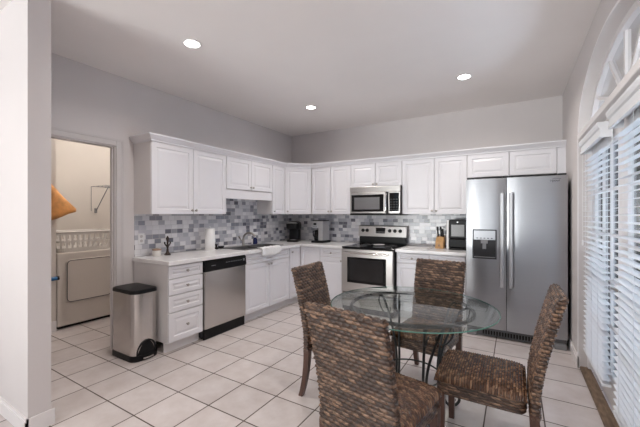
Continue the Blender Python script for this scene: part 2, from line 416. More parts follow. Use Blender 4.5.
def french_door(idx, y0, y1):
    x0, x1 = XR + .088, XR + .130
    st, zr0, zr1, zt = .105, .024, .24, 1.985
    o = struct('door_%d' % idx, MB().box(x0, y0, zr0, x1, y0 + st, zt, .004).box(x0, y1 - st, zr0, x1, y1, zt, .004).box(x0, y0 + st, zr0, x1, y1 - st, zr1, .004).box(x0, y0 + st, zt - .11, x1, y1 - st, zt, .004), M['trim'])
    a, b = y0 + st, y1 - st
    m = MB()
    for k in (1, 2): yy = a + (b - a) * k / 3; m.box(x0 + .008, yy - .011, zr1, x1 - .008, yy + .011, zt - .11)
    for k in range(1, 5): zz = zr1 + (zt - .11 - zr1) * k / 5; m.box(x0 + .009, a, zz - .011, x1 - .009, b, zz + .011)
    m.build('muntin', M['trim'], o)
    MB().box(x0 + .019, a - .005, zr1 - .005, x0 + .023, b + .005, zt - .105).build('pane', M['glass'], o)
    return o
dn = french_door(1, YC + .002, YC + AR - .037)
df = french_door(2, YC - AR + .037, YC - .002)
for o, yy in ((df, YC - .055),):
    m = MB().lathe([(.026, -.006), (.026, 0), (.011, .002), (.011, .035)], (0, 0, 0), 16, 'X')
    m.v = [(XR + .082 - p[0], p[1] + yy, p[2] + .9) for p in m.v]
    m.tube([(XR + .055, yy, .9), (XR + .047, yy + .012, .9), (XR + .046, yy + .05, .9), (XR + .048, yy + .105, .893)], .0095, 8)
    m.build('door_handle', M['nickel'], o, True)

# blinds: valance, slats, bottom rail, cords
def blind(y0, y1, zt, zb, label, tilt=.13):
    r = thing('window_blind', label, 'blind', (XR + .04, (y0 + y1) / 2, zb), 0, 'white slatted blinds on the glass doors')
    h = (y1 - y0) / 2; z = lambda q: q - zb
    prof = [(-.036, .0), (-.036, .018), (-.030, .026), (-.030, .060), (-.040, .068), (-.046, .090), (-.046, .105), (-.020, .105), (-.020, .0)]
    m = MB().prism([(q[0], q[1] + z(zt) - .105) for q in prof], 'Y', -h, h)
    m.box(-.020, -h, z(zt) - .105, .036, -h + .014, z(zt)).box(-.020, h - .014, z(zt) - .105, .036, h, z(zt))
    m.build('valance', M['blind'], r)
    MB().box(-.015, -h + .02, z(zt) - .06, .034, h - .02, z(zt) - .005).build('headrail', M['blind'], r)
    m = MB(); n = int((zt - .12 - zb - .03) / .043)
    for k in range(n):
        zz = .045 + k * .043
        t = tilt
        dx, dz = .024 * math.cos(t), .024 * math.sin(t)
        nx, nz = -math.sin(t) * .0014, math.cos(t) * .0014
        cx = .008
        pr = [(cx - dx - nx, zz - dz - nz), (cx + dx - nx, zz + dz - nz), (cx + dx + nx, zz + dz + nz), (cx + nx * 2.2, zz + nz * 2.2), (cx - dx + nx, zz - dz + nz)]
        m.prism(pr, 'Y', -h + .02, h - .02)
    m.build('slats', M['blind'], r)
    box(-.018, -h + .02, 0, .034, h - .02, .018, .004).build('bottom_rail', M['blind'], r)
    for yy in (-h * .62, 0, h * .62):
        m = MB()
        for xx in (-.018, .035): m.tube([(xx, yy, .012), (xx, yy, z(zt) - .03)], .0012, 5)
        m.build('ladder_cord', M['blind'], r)
    m = MB().tube([(-.05 + .02, h - .07, z(zt) - .1), (-.028, h - .07, z(zt) - .85)], .0016, 5)
    m.lathe([(.004, 0), (.007, .01), (.007, .04), (.003, .05)], (-.028, h - .07, z(zt) - .9), 8)
    m.build('pull_cord', M['white'], r)
    return r
blind(2.885, 3.635, 2.0, .19, 'white slatted blind on the far glass door next to the fridge')
blind(1.79, 2.64, 2.0, .16, 'white slatted blind cut off by the right edge of the photo')
# living-room window behind the camera
wf = MB().box(WX0, -4.30, WZ0, WX0 + .06, -4.22, WZ1).box(WX1 - .06, -4.30, WZ0, WX1, -4.22, WZ1).box(WX0, -4.30, WZ0, WX1, -4.22, WZ0 + .06).box(WX0, -4.30, WZ1 - .06, WX1, -4.22, WZ1)
for k in (1, 2, 3, 4): xx = WX0 + (WX1 - WX0) * k / 5; wf.box(xx - .03, -4.30, WZ0, xx + .03, -4.22, WZ1)
wo = struct('window_2', wf, M['trim'])
MB().box(WX0 + .05, -4.262, WZ0 + .05, WX1 - .05, -4.258, WZ1 - .05).build('pane', M['glass'], wo)
# outdoors
struct('ground_outside', MB().box(XT, -8, -.2, 9, 12, -.02), M['deck'])
struct('ground_yard', MB().box(-8, -12, -.2, XT, -4.4, -.02), M['deck'])
struct('wall_patio', MB().box(4.2, -8, -.02, 4.35, 12, 1.5), M['fence'])

# ------------------------------------------------------------------ backsplash
struct('trim_backsplash', box(XL, 1.96, .914, XL + .008, YB, 1.72), M['mosaic_side'])
struct('trim_backsplash_rear', box(XL + .008, YB - .008, .914, -.44, YB, 1.45), M['mosaic_rear'])
ol = thing('wall_outlet', 'white outlet plate on the mosaic backsplash above the candle', 'outlet', (XL + .009, 2.03, 1.105), PI / 2)
box(-.035, -.006, -.057, .035, 0, .057, .003).build('cover_plate', M['white'], ol)
for s in (-1, 1): MB().lathe([(.016, .006), (.015, .009)], (0, 0, s * .024), 14, 'Y').build('socket', M['casing'], ol)

# ------------------------------------------------------------------ cabinets
def raised_panel(mb, x0, z0, x1, z1, y=0.0, t=.019, ins=.052):
    """door slab from y (front) to y+t with a routed groove and a raised field"""
    s = min(ins, (x1 - x0) * .22, (z1 - z0) * .27)
    rings = []
    for i, d in ((0, t), (0, .003), (.003, 0), (s, 0), (s + .006, .008), (s + .014, .008), (s + .036 * min(1, s / .05), .002)):
        rings.append([(x0 + i, y + d, z0 + i), (x1 - i, y + d, z0 + i), (x1 - i, y + d, z1 - i), (x0 + i, y + d, z1 - i)])
    mb.loops(rings)
    return mb
def knob(parent, x, z, y=0.0):
    return MB().lathe([(.006, 0), (.005, .012), (.008, .016), (.0145, .022), (.0145, .026), (.009, .030)], (x, y, z), 14, 'Y').build('knob', M['nickel'], parent, True)
def door(root, x0, z0, x1, z1, kn=None, name='door'):
    o = raised_panel(MB(), x0 + .002, z0 + .002, x1 - .002, z1 - .002).build(name, M['cab'], root)
    if kn: knob(o, *kn)
    return o
G = 'white base cabinets'
def base_cabinet(label, loc, rotz, w_, cat='cabinet', depth=.60, top=.868, open_toe=True, name='base_cabinet', hole=False):
    r = thing(name, label, cat, loc, rotz, 'white base cabinets')
    m = MB()
    if hole:                                # open top for the sink bowl
        m.box(0, .020, .10, w_, .038, top).box(0, .038, .10, .018, depth, top).box(w_ - .018, .038, .10, w_, depth, top)
        m.box(.018, .038, .10, w_ - .018, depth, .118).box(.018, depth - .012, .118, w_ - .018, depth, top)
    else: m.box(0, .020, .10, w_, depth, top)
    m.build('carcass', M['cabside'], r)
    box(0, .072, 0, w_, .09, .10).build('toe_kick', M['cabside'], r)
    return r
def wall_cabinet(label, loc, rotz, w_, z0, z1, depth=.32):
    r = thing('wall_cabinet', label, 'cabinet', (loc[0], loc[1], z0), rotz, 'white wall cabinets')
    box(0, .020, 0, w_, depth - .002, z1 - z0, .002).build('carcass', M['cabside'], r)
    return r
FX, FY = -2.885, 4.215                    # front planes of the base runs
RL = PI / 2
# drawer stack with the finished end panel
r = base_cabinet('white base cabinet with four drawers at the end by the trash bin', (FX, 1.955, 0), RL, .405, name='drawer_cabinet')
for z0, z1 in ((.735, .862), (.572, .728), (.402, .565), (.108, .395)):
    door(r, 0, z0, .405, z1, (.2025, (z0 + z1) / 2), 'drawer')
# sink base
r = base_cabinet('white two-door sink base cabinet between dishwasher and corner', (FX, 3.0, 0), RL, .93, hole=True)
door(r, 0, .735, .93, .862, None, 'false_drawer_front')
door(r, 0, .108, .463, .728, (.438, .695)); door(r, .467, .108, .93, .728, (.492, .695))
# corner carousel cabinet: two narrow doors meeting at the inside corner
r = thing('corner_base_cabinet', 'white corner base cabinet with two narrow full-height doors behind woven chair', 'cabinet', (FX, FY, 0), 0, G)
m = MB().box(-.60, -.275, .10, -.02, .60, .868).box(-.02, .02, .10, .355, .60, .868); m.build('carcass', M['cabside'], r)
MB().box(-.09, -.275, 0, -.072, .09, .10).box(-.072, .072, 0, .355, .09, .10).build('toe_kick', M['cabside'], r)
o = raised_panel(MB(), .004, .108, .353, .862).build('door', M['cab'], r)
o = raised_panel(MB(), .002, .108, .271, .862, ins=.045).build('door', M['cab'], r); o.rotation_euler = (0, 0, PI / 2); o.location = (0, -.275, 0)
knob(o, .045, .80)
# beside the range
r = base_cabinet('white base cabinet with single drawer and door left of the range', (-2.525, FY, 0), 0, .395)
door(r, 0, .735, .395, .862, (.1975, .80), 'drawer'); door(r, 0, .108, .395, .728, (.365, .69))
r = base_cabinet('white base cabinet with two drawers between range and fridge', (-1.345, FY, 0), 0, .845)
door(r, 0, .735, .42, .862, (.21, .80), 'drawer'); door(r, .425, .735, .845, .862, (.635, .80), 'drawer')
door(r, 0, .108, .42, .728, (.392, .69)); door(r, .425, .108, .845, .728, (.453, .69))

# worktops
ZC, ZB = .912, .870
SX0, SX1, SY0, SY1 = -3.34, -2.945, 3.06, 3.84
m = MB()
m.box(XL + .009, 1.935, ZB, FX + .03, SY0, ZC, .004)
m.box(SX1, SY0, ZB, FX + .03, SY1, ZC).box(XL + .009, SY0, ZB, SX0, SY1, ZC)
m.box(XL + .009, SY1, ZB, FX + .03, YB - .009, ZC)
m.box(FX + .03, FY - .03, ZB, -2.128, YB - .009, ZC, .004)
tag(m.build('worktop', M['counter']), 'white L-shaped quartz worktop around the sink corner', 'countertop', 'white quartz worktops')
tag(box(-1.352, FY - .03, ZB, -.492, YB - .009, ZC, .004).build('worktop', M['counter']), 'short white quartz worktop between range and fridge', 'countertop', 'white quartz worktops')

# wall cabinets
UX, UY, UZ, UT = -3.17, 4.50, 1.37, 2.135
r = wall_cabinet('tall white two-door wall cabinet nearest the laundry doorway', (UX, 1.955), RL, 1.0, UZ, UT)
h = UT - UZ
door(r, 0, 0, .502, h - .015, (.478, .045)); door(r, .504, 0, 1.0, h - .015, (.53, .045))
r = wall_cabinet('short white two-door wall cabinet with valance board above the sink', (UX, 2.96), RL, .92, 1.70, UT)
door(r, .0, .0, .46, UT - 1.70 - .015, (.436, .04)); door(r, .46, .0, .92, UT - 1.70 - .015, (.484, .04))
box(.0, .012, -.125, .92, .030, -.004, .002).build('valance_board', M['cab'], r)
r = wall_cabinet('narrow white single-door wall cabinet between sink and corner', (UX, 3.885), RL, .30, UZ, UT)
door(r, 0, 0, .30, h - .015, (.03, .045))
# diagonal corner
r = thing('wall_cabinet', 'white diagonal wall cabinet across the kitchen corner', 'cabinet', (UX, 4.19, UZ), 0, 'white wall cabinets')
q = .31
ax = XL + .009 - UX; by = YB - .009 - 4.19
MB().prism([(-.014, .014), (q - .014, q + .014), (q - .014, by), (ax, by), (ax, .001), (-.014, .001)], 'Z', 0, h).build('carcass', M['cabside'], r)
wd = q * math.sqrt(2)
o = raised_panel(MB(), .006, .002, wd - .006, h - .017).build('door', M['cab'], r); o.rotation_euler = (0, 0, PI / 4)
knob(o, .045, .045)
r = wall_cabinet('tall white two-door wall cabinet over the drip coffee maker', (-2.858, UY), 0, .71, UZ, UT)
door(r, 0, 0, .354, h - .015, (.328, .045)); door(r, .356, 0, .71, h - .015, (.382, .045))
r = wall_cabinet('short white two-door wall cabinet directly above the microwave', (-2.146, UY), 0, .788, 1.775, UT)
door(r, 0, 0, .393, UT - 1.79, (.365, .035)); door(r, .395, 0, .788, UT - 1.79, (.423, .035))
r = wall_cabinet('tall white two-door wall cabinet between microwave and fridge', (-1.356, UY), 0, .836, UZ, UT)
door(r, 0, 0, .434, h - .015, (.408, .045)); door(r, .436, 0, .836, h - .015, (.462, .045))
r = wall_cabinet('short white two-door wall cabinet above the stainless fridge', (-.518, UY), 0, .926, 1.83, UT)
door(r, 0, 0, .46, UT - 1.845); door(r, .464, 0, .926, UT - 1.845)
struct('trim_filler', box(.41, UY + .004, 1.83, XR - .001, UY + .03, UT), M['cab'])
# crown moulding swept along the cabinet tops
path = [((XL, 1.955), None), ((UX, 1.955), None), ((UX, 4.19), None), ((UX + q, UY), None), ((XR - .001, UY), None)]
pts = [Vector(p[0]) for p in path]
prof = [(.0, 2.118), (.010, 2.120), (.012, 2.134), (.020, 2.140), (.046, 2.170), (.052, 2.174), (.052, 2.190), (-.02, 2.190), (-.02, 2.137), (.0, 2.137)]
rings = []
for i, p in enumerate(pts):
    def nrm(a, b):
        d = (b - a).normalized(); return Vector((d.y, -d.x))
    ns = []
    if i > 0: ns.append(nrm(pts[i - 1], p))
    if i < len(pts) - 1: ns.append(nrm(p, pts[i + 1]))
    if len(ns) == 2:
        b = (ns[0] + ns[1]).normalized(); k = 1 / max(.3, b.dot(ns[0])); off = b * k
    else: off = ns[0]
    rings.append([(p.x + off.x * o_, p.y + off.y * o_, z_) for o_, z_ in prof])
struct('trim_crown', MB().loops(rings), M['cab'])

# ------------------------------------------------------------------ dishwasher
r = thing('dishwasher', 'stainless dishwasher with black control strip under the worktop', 'dishwasher', (FX, 2.365, 0), RL)
box(.004, .03, .02, .626, .58, .866).build('tub_body', M['darkgrey'], r)
MB().prism([(.004, .75), (-.022, .745), (-.026, .76), (-.018, .85), (.0, .864), (.03, .864), (.03, .75)], 'X', .003, .627).build('control_panel', M['black'], r)
for k in range(7): box(.30 + k * .038, -.0235, .812, .322 + k * .038, -.0195, .819).build('button', M['grey'], r)
box(.09, -.0245, .80, .15, -.020, .806).build('badge', M['grey'], r); box(.575, -.0235, .80, .60, -.019, .83).build('start_button', M['grey'], r)
box(.006, -.018, .118, .624, .03, .742, .006).build('door', M['steel'], r)
box(.006, .035, .012, .624, .06, .112).build('kick_plate', M['black'], r)
box(.006, .0, .0, .624, .02, .112, .004).build('lower_grille', M['black'], r)

# ------------------------------------------------------------------ range
RX0, RXW = -2.112, .756
r = thing('range', 'stainless electric range with black glass cooktop', 'stove', (RX0, 4.12, 0), 0)
box(0, .03, .03, RXW, .66, .895, .003).build('body', M['black'], r)
box(-.002, .01, .895, RXW + .002, .60, .915, .005).build('cooktop', M['blackglass'], r)
for cx, cy, rr in ((.20, .18, .105), (.56, .18, .085), (.20, .44, .085), (.56, .44, .105)):
    m = MB()
    for q_ in (rr, rr * .6):
        m.tube([(cx + q_ * math.cos(a), cy + q_ * math.sin(a), .9155) for a in [2 * PI * k / 40 for k in range(40)]], .0009, 4, True)
    m.build('burner_ring', M['grey'], r)
m = MB().box(.012, .60, .915, RXW - .012, .66, 1.03).build('backguard_base', M['black'], r)
MB().prism([(.585, 1.03), (.60, 1.185), (.61, 1.195), (.66, 1.195), (.66, 1.03)], 'X', .0, RXW).build('backguard', M['appliance'], r)
slope = lambda z: .585 + (z - 1.03) / .155 * .015
for xx in (.075, .145, .505, .585, .665):
    k_ = MB().lathe([(.027, 0), (.026, .008), (.021, .010), (.019, .028)], (xx, slope(1.12) , 1.12), 18, 'Y')
    k_.box(xx - .004, slope(1.12) - .034, 1.103, xx + .004, slope(1.12) - .027, 1.137)
    k_.build('control_knob', M['black'], r, True)
box(.285, slope(1.12) - .004, 1.075, .435, slope(1.12) + .004, 1.165, .002).build('display', M['blackglass'], r)
for rr_ in (1.09, 1.105):
    for k in range(6): box(.295 + k * .023, slope(1.12) - .0055, rr_ - .004, .31 + k * .023, slope(1.12) - .0035, rr_ + .003).build('button', M['grey'], r)
dr = box(.004, -.01, .285, RXW - .004, .028, .885, .006).build('oven_door', M['appliance'], r)
box(.095, -.0135, .42, RXW - .095, -.009, .775, .002).build('window_surround', M['blackglass'], dr)
box(.135, -.0155, .455, RXW - .135, -.0125, .745, .001).build('window_glass', M['ovenglass'], dr)
m = MB().tube([(.05, -.05, .835), (RXW - .05, -.05, .835)], .012, 12)
for xx in (.07, RXW - .07): m.box(xx - .012, -.05, .826, xx + .012, -.008, .844, .003)
m.build('oven_handle', M['chrome'], dr, True)
dw = box(.004, -.008, .085, RXW - .004, .028, .275, .006).build('storage_drawer', M['appliance'], r)
box(.02, .04, 0, RXW - .02, .06, .085).build('kick_plate', M['black'], r)
m = thing('spoon_rest', 'round pale spoon rest on the black cooktop', 'spoon rest', (-1.685, 4.47, .916))
MB().lathe([(.03, 0), (.062, .002), (.085, .014), (.088, .018), (.083, .016), (.06, .006), (.0005, .005)], (0, 0, 0), 32, cap1=False).build('dish', M['white'], m, True)
MB().lathe([(.05, .0065), (.0505, .0075), (.03, .008)], (0, 0, 0), 24).build('centre_pattern', M['grey'], m, True)

# ------------------------------------------------------------------ microwave
r = thing('microwave', 'stainless over-the-range microwave hung above the cooktop', 'microwave', (-2.126, 4.42, 1.355), 0)
box(0, .03, .0, .768, .395, .418, .004).build('case', M['darkgrey'], r)
m = MB().box(0, .0, .335, .768, .03, .418, .004).build('vent_grille', M['appliance'], r)
d = MB().box(.002, .0, .028, .56, .03, .333, .005).build('door', M['appliance'], r)
box(.028, -.003, .052, .53, .001, .300, .002).build('window_surround', M['blackglass'], d)
box(.075, -.005, .085, .47, -.002, .262, .001).build('window_mesh', M['mesh'], d)
m = MB().tube([(.572, -.004, .06), (.572, -.034, .075), (.572, -.038, .17), (.572, -.034, .285), (.572, -.004, .30)], .011, 10); m.build('handle', M['chrome'], d, True)
cp = box(.60, .0, .028, .766, .03, .333, .004).build('control_panel', M['appliance'], r)
box(.614, -.003, .055, .752, .001, .315, .002).build('keypad', M['blackglass'], cp)
m = MB()
for i in range(3):
    for j in range(5): m.box(.628 + i * .04, -.0042, .07 + j * .036, .655 + i * .04, -.0025, .088 + j * .036)
m.build('key_marks', M['darkgrey'], cp)
box(.002, .004, 0, .766, .03, .026, .003).build('bottom_vent', M['black'], r)

# ------------------------------------------------------------------ refrigerator
FX0, FX1, FYF = -.480, .457, 4.05
r = thing('refrigerator', 'large stainless side-by-side refrigerator with water dispenser', 'fridge', (FX0, FYF, 0), 0)
FW = FX1 - FX0; SPL = .404
box(.004, .075, .03, FW - .004, .745, 1.755, .004).build('cabinet_body', M['darkgrey'], r)
def fdoor(x0, x1, hx):
    m = MB(); pr = []
    for k in range(9):
        t = k / 8; x = x0 + (x1 - x0) * t; pr.append((x, .014 * (2 * t - 1) ** 4 * 1.0 + .0))
    pr += [(x1, .066), (x0, .066)]
    m.prism(pr, 'Z', .105, 1.765)
    return m
ld = fdoor(.002, SPL - .003, 0).build('freezer_door', M['fridge'], r, True, auto=50)
rd = fdoor(SPL + .003, FW - .002, 0).build('fridge_door', M['fridge'], r, True, auto=50)
for o, xx in ((ld, SPL - .042), (rd, SPL + .042)):
    m = MB().box(xx - .019, -.052, .58, xx + .019, -.034, 1.60, .007)
    for zz in (.60, 1.56): m.box(xx - .012, -.04, zz - .018, xx + .012, .004, zz + .018, .004)
    m.build('door_handle', M['handle'], o)
dp = MB().box(.070, -.008, .875, .080, .004, 1.20).box(.300, -.008, .875, .310, .004, 1.20).box(.080, -.008, 1.19, .300, .004, 1.20).box(.080, -.008, .875, .300, .004, .888).build('dispenser_bezel', M['darkgrey'], ld)
box(.081, -.006, 1.085, .299, .004, 1.189, .002).build('dispenser_panel', M['fridge'], ld)
m = MB().box(.081, -.002, .889, .299, -.0005, 1.084); m.build('dispenser_recess', M['darkgrey'], ld)
m = MB().box(.155, -.02, 1.045, .225, -.002, 1.083, .004).box(.172, -.014, .985, .208, -.003, 1.045, .003); m.build('dispenser_lever', M['grey'], ld)
box(.085, -.018, .889, .295, -.002, .897, .002).build('drip_tray', M['grey'], ld)
for k in range(5): box(.11 + k * .036, -.0072, 1.10, .128 + k * .036, -.005, 1.108).build('button', M['darkgrey'], ld)
# script emblem at the top of the right door
cu = bpy.data.curves.new('emblem', 'FONT'); cu.body = 'Whirlpool'; cu.size = .032; cu.shear = .3; cu.extrude = .0008; cu.align_x = 'CENTER'
to = bpy.data.objects.new('emblem_source', cu); C.objects.link(to); bpy.context.view_layer.update()
em = bpy.data.meshes.new_from_object(to.evaluated_get(bpy.context.evaluated_depsgraph_get())); bpy.data.objects.remove(to)
em.materials.clear(); em.materials.append(M['darkgrey'])
eo = bpy.data.objects.new('emblem', em); C.objects.link(eo); eo.parent = rd; eo.location = (.80, .0015, 1.702); eo.rotation_euler = (PI / 2, 0, 0)
m = MB().tube([(.80 + .085 * math.cos(a), .002, 1.710 + .02 * math.sin(a) + .012 * math.cos(a)) for a in [PI * 1.2 * k / 20 + .3 for k in range(21)]], .0014, 5)
m.build('emblem_swoosh', M['darkgrey'], rd, True)
gr = box(.01, .03, .012, FW - .01, .08, .098, .004).build('base_grille', mat('grille_grey', (.085, .085, .09), .45), r)
m = MB()
for k in range(22): m.box(.17 + k * .027, .026, .03, .187 + k * .027, .031, .075)
m.build('grille_slots', M['black'], gr)
for xx in (.06, FW - .06): box(xx - .05, .005, .0, xx + .05, .06, .06, .008).build('foot_cover', M['grey'], r)
for xx in (.045, FW - .045, SPL): box(xx - .035, .01, 1.766, xx + .035, .09, 1.785, .004).build('hinge_cover', M['darkgrey'], r)

# ------------------------------------------------------------------ sink and things on the worktop
r = thing('kitchen_sink', 'dark grey composite drop-in sink in the left worktop', 'sink', ((SX0 + SX1) / 2, (SY0 + SY1) / 2, ZC), 0)
hx, hy = (SX1 - SX0) / 2 - .004, (SY1 - SY0) / 2 - .004
m = MB()
def bowl(y0, y1, x0, x1):
    rings = []
    for ins, z in ((0, .010), (.006, .004), (.016, -.15), (.04, -.165)):
        rings.append([(x, y, z) for x, y in [(a + (x0 + x1) / 2, b + (y0 + y1) / 2) for a, b in rrect(x1 - x0 - 2 * ins, y1 - y0 - 2 * ins, .03)]])
    m.loops(rings, True, False, True)
bowl(-hy + .02, -.012, -hx + .08, hx - .02); bowl(.012, hy - .02, -hx + .08, hx - .02)
R2 = .006
m.box(-hx - .015, -hy - .015, .001, -hx + .085, hy + .015, .010, .003).box(hx - .022, -hy - .015, .001, hx + .015, hy + .015, .010, .003)
for y0, y1 in ((-hy - .015, -hy + .022), (-.014, .014), (hy - .022, hy + .015)): m.box(-hx + .08, y0, .001, hx - .018, y1, .010, .003)
m.build('bowls', M['granite'], r)
fx, fy = -3.305, 3.40
r = thing('faucet', 'brushed nickel gooseneck faucet behind the sink', 'faucet', (fx, fy, ZC + .010))
MB().lathe([(.028, 0), (.027, .012), (.018, .02), (.017, .09), (.015, .10)], (0, 0, 0), 20).build('base', M['nickel'], r, True)
sp = [(0, 0, .09)] + [(.085 - .085 * math.cos(a), .03 * (1 - math.cos(a)), .10 + .085 * math.sin(a)) for a in [PI * k / 12 * .86 for k in range(13)]]
MB().tube(sp, [.014] * 9 + [.016] * 5, 12).build('spout', M['nickel'], r, True)
MB().tube([(.0, -.015, .07), (-.005, -.045, .09), (-.01, -.08, .14)], [.008, .007, .010], 10).build('lever', M['nickel'], r, True)
r = thing('soap_bottle', 'small blue dish soap bottle behind the sink', 'bottle', (-3.375, 3.72, ZC))
MB().lathe([(.030, 0), (.034, .01), (.034, .075), (.022, .10), (.012, .108)], (0, 0, 0), 18).build('bottle_body', M['navy'], r, True)
MB().lathe([(.013, .108), (.013, .125), (.006, .128), (.006, .15)], (0, 0, 0), 12).tube([(0, 0, .148), (.035, 0, .15), (.04, 0, .143)], .005, 8).build('pump', M['white'], r, True)
r = thing('sink_caddy', 'small black scrubber caddy between paper towels and sink', 'caddy', (-3.37, 3.00, ZC))
MB().lathe([(.03, 0), (.034, .006), (.03, .02), (.012, .026), (.010, .045), (.018, .055), (.016, .065)], (0, -.03, 0), 16).build('brush', M['black'], r, True)
box(-.03, .02, 0, .03, .075, .035, .006).build('tray', M['black'], r)
r = thing('paper_towel_holder', 'white paper towel roll standing on the left worktop', 'paper towel', (-3.33, 2.83, ZC))
MB().lathe([(.072, 0), (.074, .004), (.072, .010)], (0, 0, 0), 32).build('holder_base', M['white'], r, True)
MB().lathe([(.058, .011), (.060, .014), (.060, .274), (.058, .277), (.02, .277), (.02, .27)], (0, 0, 0), 36).build('paper_roll', M['paper'], r, True)
MB().tube([(0, 0, .26), (0, 0, .292)], .007, 10).lathe([(.004, .290), (.010, .297), (.004, .305)], (0, 0, 0), 12).build('holder_post', M['white'], r, True)
r = thing('candle', 'short white candle jar with brown lid on the worktop end', 'candle', (-3.37, 2.14, ZC))
MB().lathe([(.043, 0), (.046, .005), (.046, .058), (.043, .062)], (0, 0, 0), 28).build('jar', M['candle'], r, True)
MB().lathe([(.045, .063), (.047, .066), (.046, .076), (.02, .082)], (0, 0, 0), 28).build('lid', M['lidwood'], r, True)
r = thing('figurine', 'dark bronze fleur-shaped figurine beside the candle', 'figurine', (-3.35, 2.255, ZC))
MB().lathe([(.034, 0), (.036, .008), (.026, .018), (.018, .03), (.012, .05), (.014, .06), (.009, .07)], (0, 0, 0), 20).build('pedestal', M['bronze'], r, True)
m = MB().tube([(0, 0, .065), (0, 0, .10), (0, 0, .15), (0, 0, .185), (0, 0, .215)], [.009, .013, .009, .018, .004], 10)
for s in (-1, 1):
    m.tube([(0, 0, .085), (0, s * .018, .105), (0, s * .034, .13), (0, s * .036, .148), (0, s * .026, .142)], [.006, .007, .008, .007, .004], 8)
m.tube([(0, -.018, .10), (0, 0, .104), (0, .018, .10)], .006, 8)
m.build('fleur_ornament', M['bronze'], r, True)
# draped dish cloth over the worktop edge
m = MB(); nu, nv = 22, 14; rows = []
xe = FX + .03
for j in range(nv + 1):
    t = j / nv; row = []
    for i in range(nu + 1):
        s = i / nu; y = 3.26 + .40 * s + .012 * math.sin(9 * t + 1)
        wob = .004 * math.sin(s * 21) + .003 * math.sin(s * 37 + 1)
        L = t * .20
        if L < .10: x, z = xe - .080 + L * .9 + .004, ZC + .012 + wob * .6 + (.006 if 0 else 0)
        else: x, z = xe + .010 + abs(wob) * 1.2, ZC + .010 - (L - .10) * (.9 + .25 * math.sin(s * 3.0)) 
        row.append((x, y, z))
    rows.append(row)
m.loops(rows, False, False, False)
o = m.build('dish_cloth', M['cloth'], None, True, auto=80); tag(o, 'white dish cloth draped over the worktop edge at the sink', 'cloth')
sm = o.modifiers.new('thick', 'SOLIDIFY'); sm.thickness = .007; sm.offset = 0
# pod coffee machine in the corner
r = thing('coffee_maker', 'black rounded pod coffee maker in the far corner', 'coffee maker', (-3.205, 4.49, ZC), .35, 'coffee makers on the worktops')
def rr_rings(spec):
    return [[(x, y, z) for x, y in rrect(w_, d_, r_, 5, cx, cy)] for (w_, d_, r_, cx, cy, z) in spec]
MB().loops(rr_rings([(.19, .28, .05, 0, 0, 0), (.195, .285, .05, 0, 0, .01), (.19, .28, .05, 0, 0, .028)])).build('base', M['black'], r, True)
MB().loops(rr_rings([(.19, .14, .05, 0, .07, .029), (.19, .14, .05, 0, .07, .20)])).build('water_tank', M['black'], r, True)
MB().loops(rr_rings([(.19, .25, .06, 0, .01, .201), (.215, .285, .07, 0, 0, .225), (.22, .29, .07, 0, 0, .29), (.20, .27, .07, 0, 0, .325), (.14, .2, .06, 0, 0, .34)])).build('brew_head', M['black'], r, True)
MB().tube([(-.085, -.10, .305), (-.075, -.15, .315), (0, -.165, .318), (.075, -.15, .315), (.085, -.10, .305)], .009, 8).build('handle', M['steelgrey'], r, True)
MB().lathe([(.05, .0295), (.05, .036)], (0, -.07, 0), 20).build('drip_tray', M['grey'], r, True)
# drip coffee maker
r = thing('coffee_maker', 'silver and black drip coffee maker left of the range', 'coffee maker', (-2.705, 4.56, ZC), 0, 'coffee makers on the worktops')
r.scale = (.84, 1, 1)
box(-.125, -.15, 0, .135, .11, .035, .008).build('base', M['black'], r)
box(.015, -.125, .036, .115, .10, .345, .008).build('water_tank', M['steelgrey'], r)
b = box(-.12, -.13, .235, .013, .10, .345, .010).build('brew_head', M['steelgrey'], r)
box(-.085, -.133, .285, -.02, -.1295, .318, .001).build('display', M['black'], b)
for k in range(3): MB().lathe([(.006, 0), (.005, .003)], (-.085 + k * .03, -.13, .265), 10, 'Y').build('button', M['black'], b)
box(-.12, -.12, .347, .115, .09, .36, .006).build('lid', M['black'], r)
ca = MB().lathe([(.045, .037), (.058, .05), (.060, .10), (.045, .16), (.040, .18)], (-.055, -.055, 0), 24, cap1=False).build('carafe', M['carafe'], r, True)
MB().lathe([(.046, .18), (.047, .195), (.03, .205)], (-.055, -.055, 0), 24).build('carafe_lid', M['black'], ca, True)
MB().tube([(-.10, -.06, .185), (-.135, -.07, .18), (-.14, -.07, .12), (-.113, -.06, .08)], .008, 8).build('carafe_handle', M['black'], ca, True)
MB().lathe([(.0555, .045), (.0565, .05), (.0585, .10), (.052, .125)], (-.055, -.055, 0), 24).build('coffee', M['black'], ca, True)
box(-.115, .035, .036, .013, .10, .234, .006).build('column', M['black'], r)
# cutting board
r = thing('cutting_board', 'flat white cutting board on the worktop right of the range', 'cutting board', (-1.13, 4.42, ZC))
box(-.17, -.16, .0, .17, .16, .010, .004).build('slab', M['white'], r)
m = MB()
for a in ((-.155, -.145, .155, -.141), (-.155, .141, .155, .145), (-.155, -.141, -.151, .141), (.151, -.141, .155, .141)): m.box(a[0], a[1], .0095, a[2], a[3], .0104)
m.build('juice_groove', M['grey'], r)
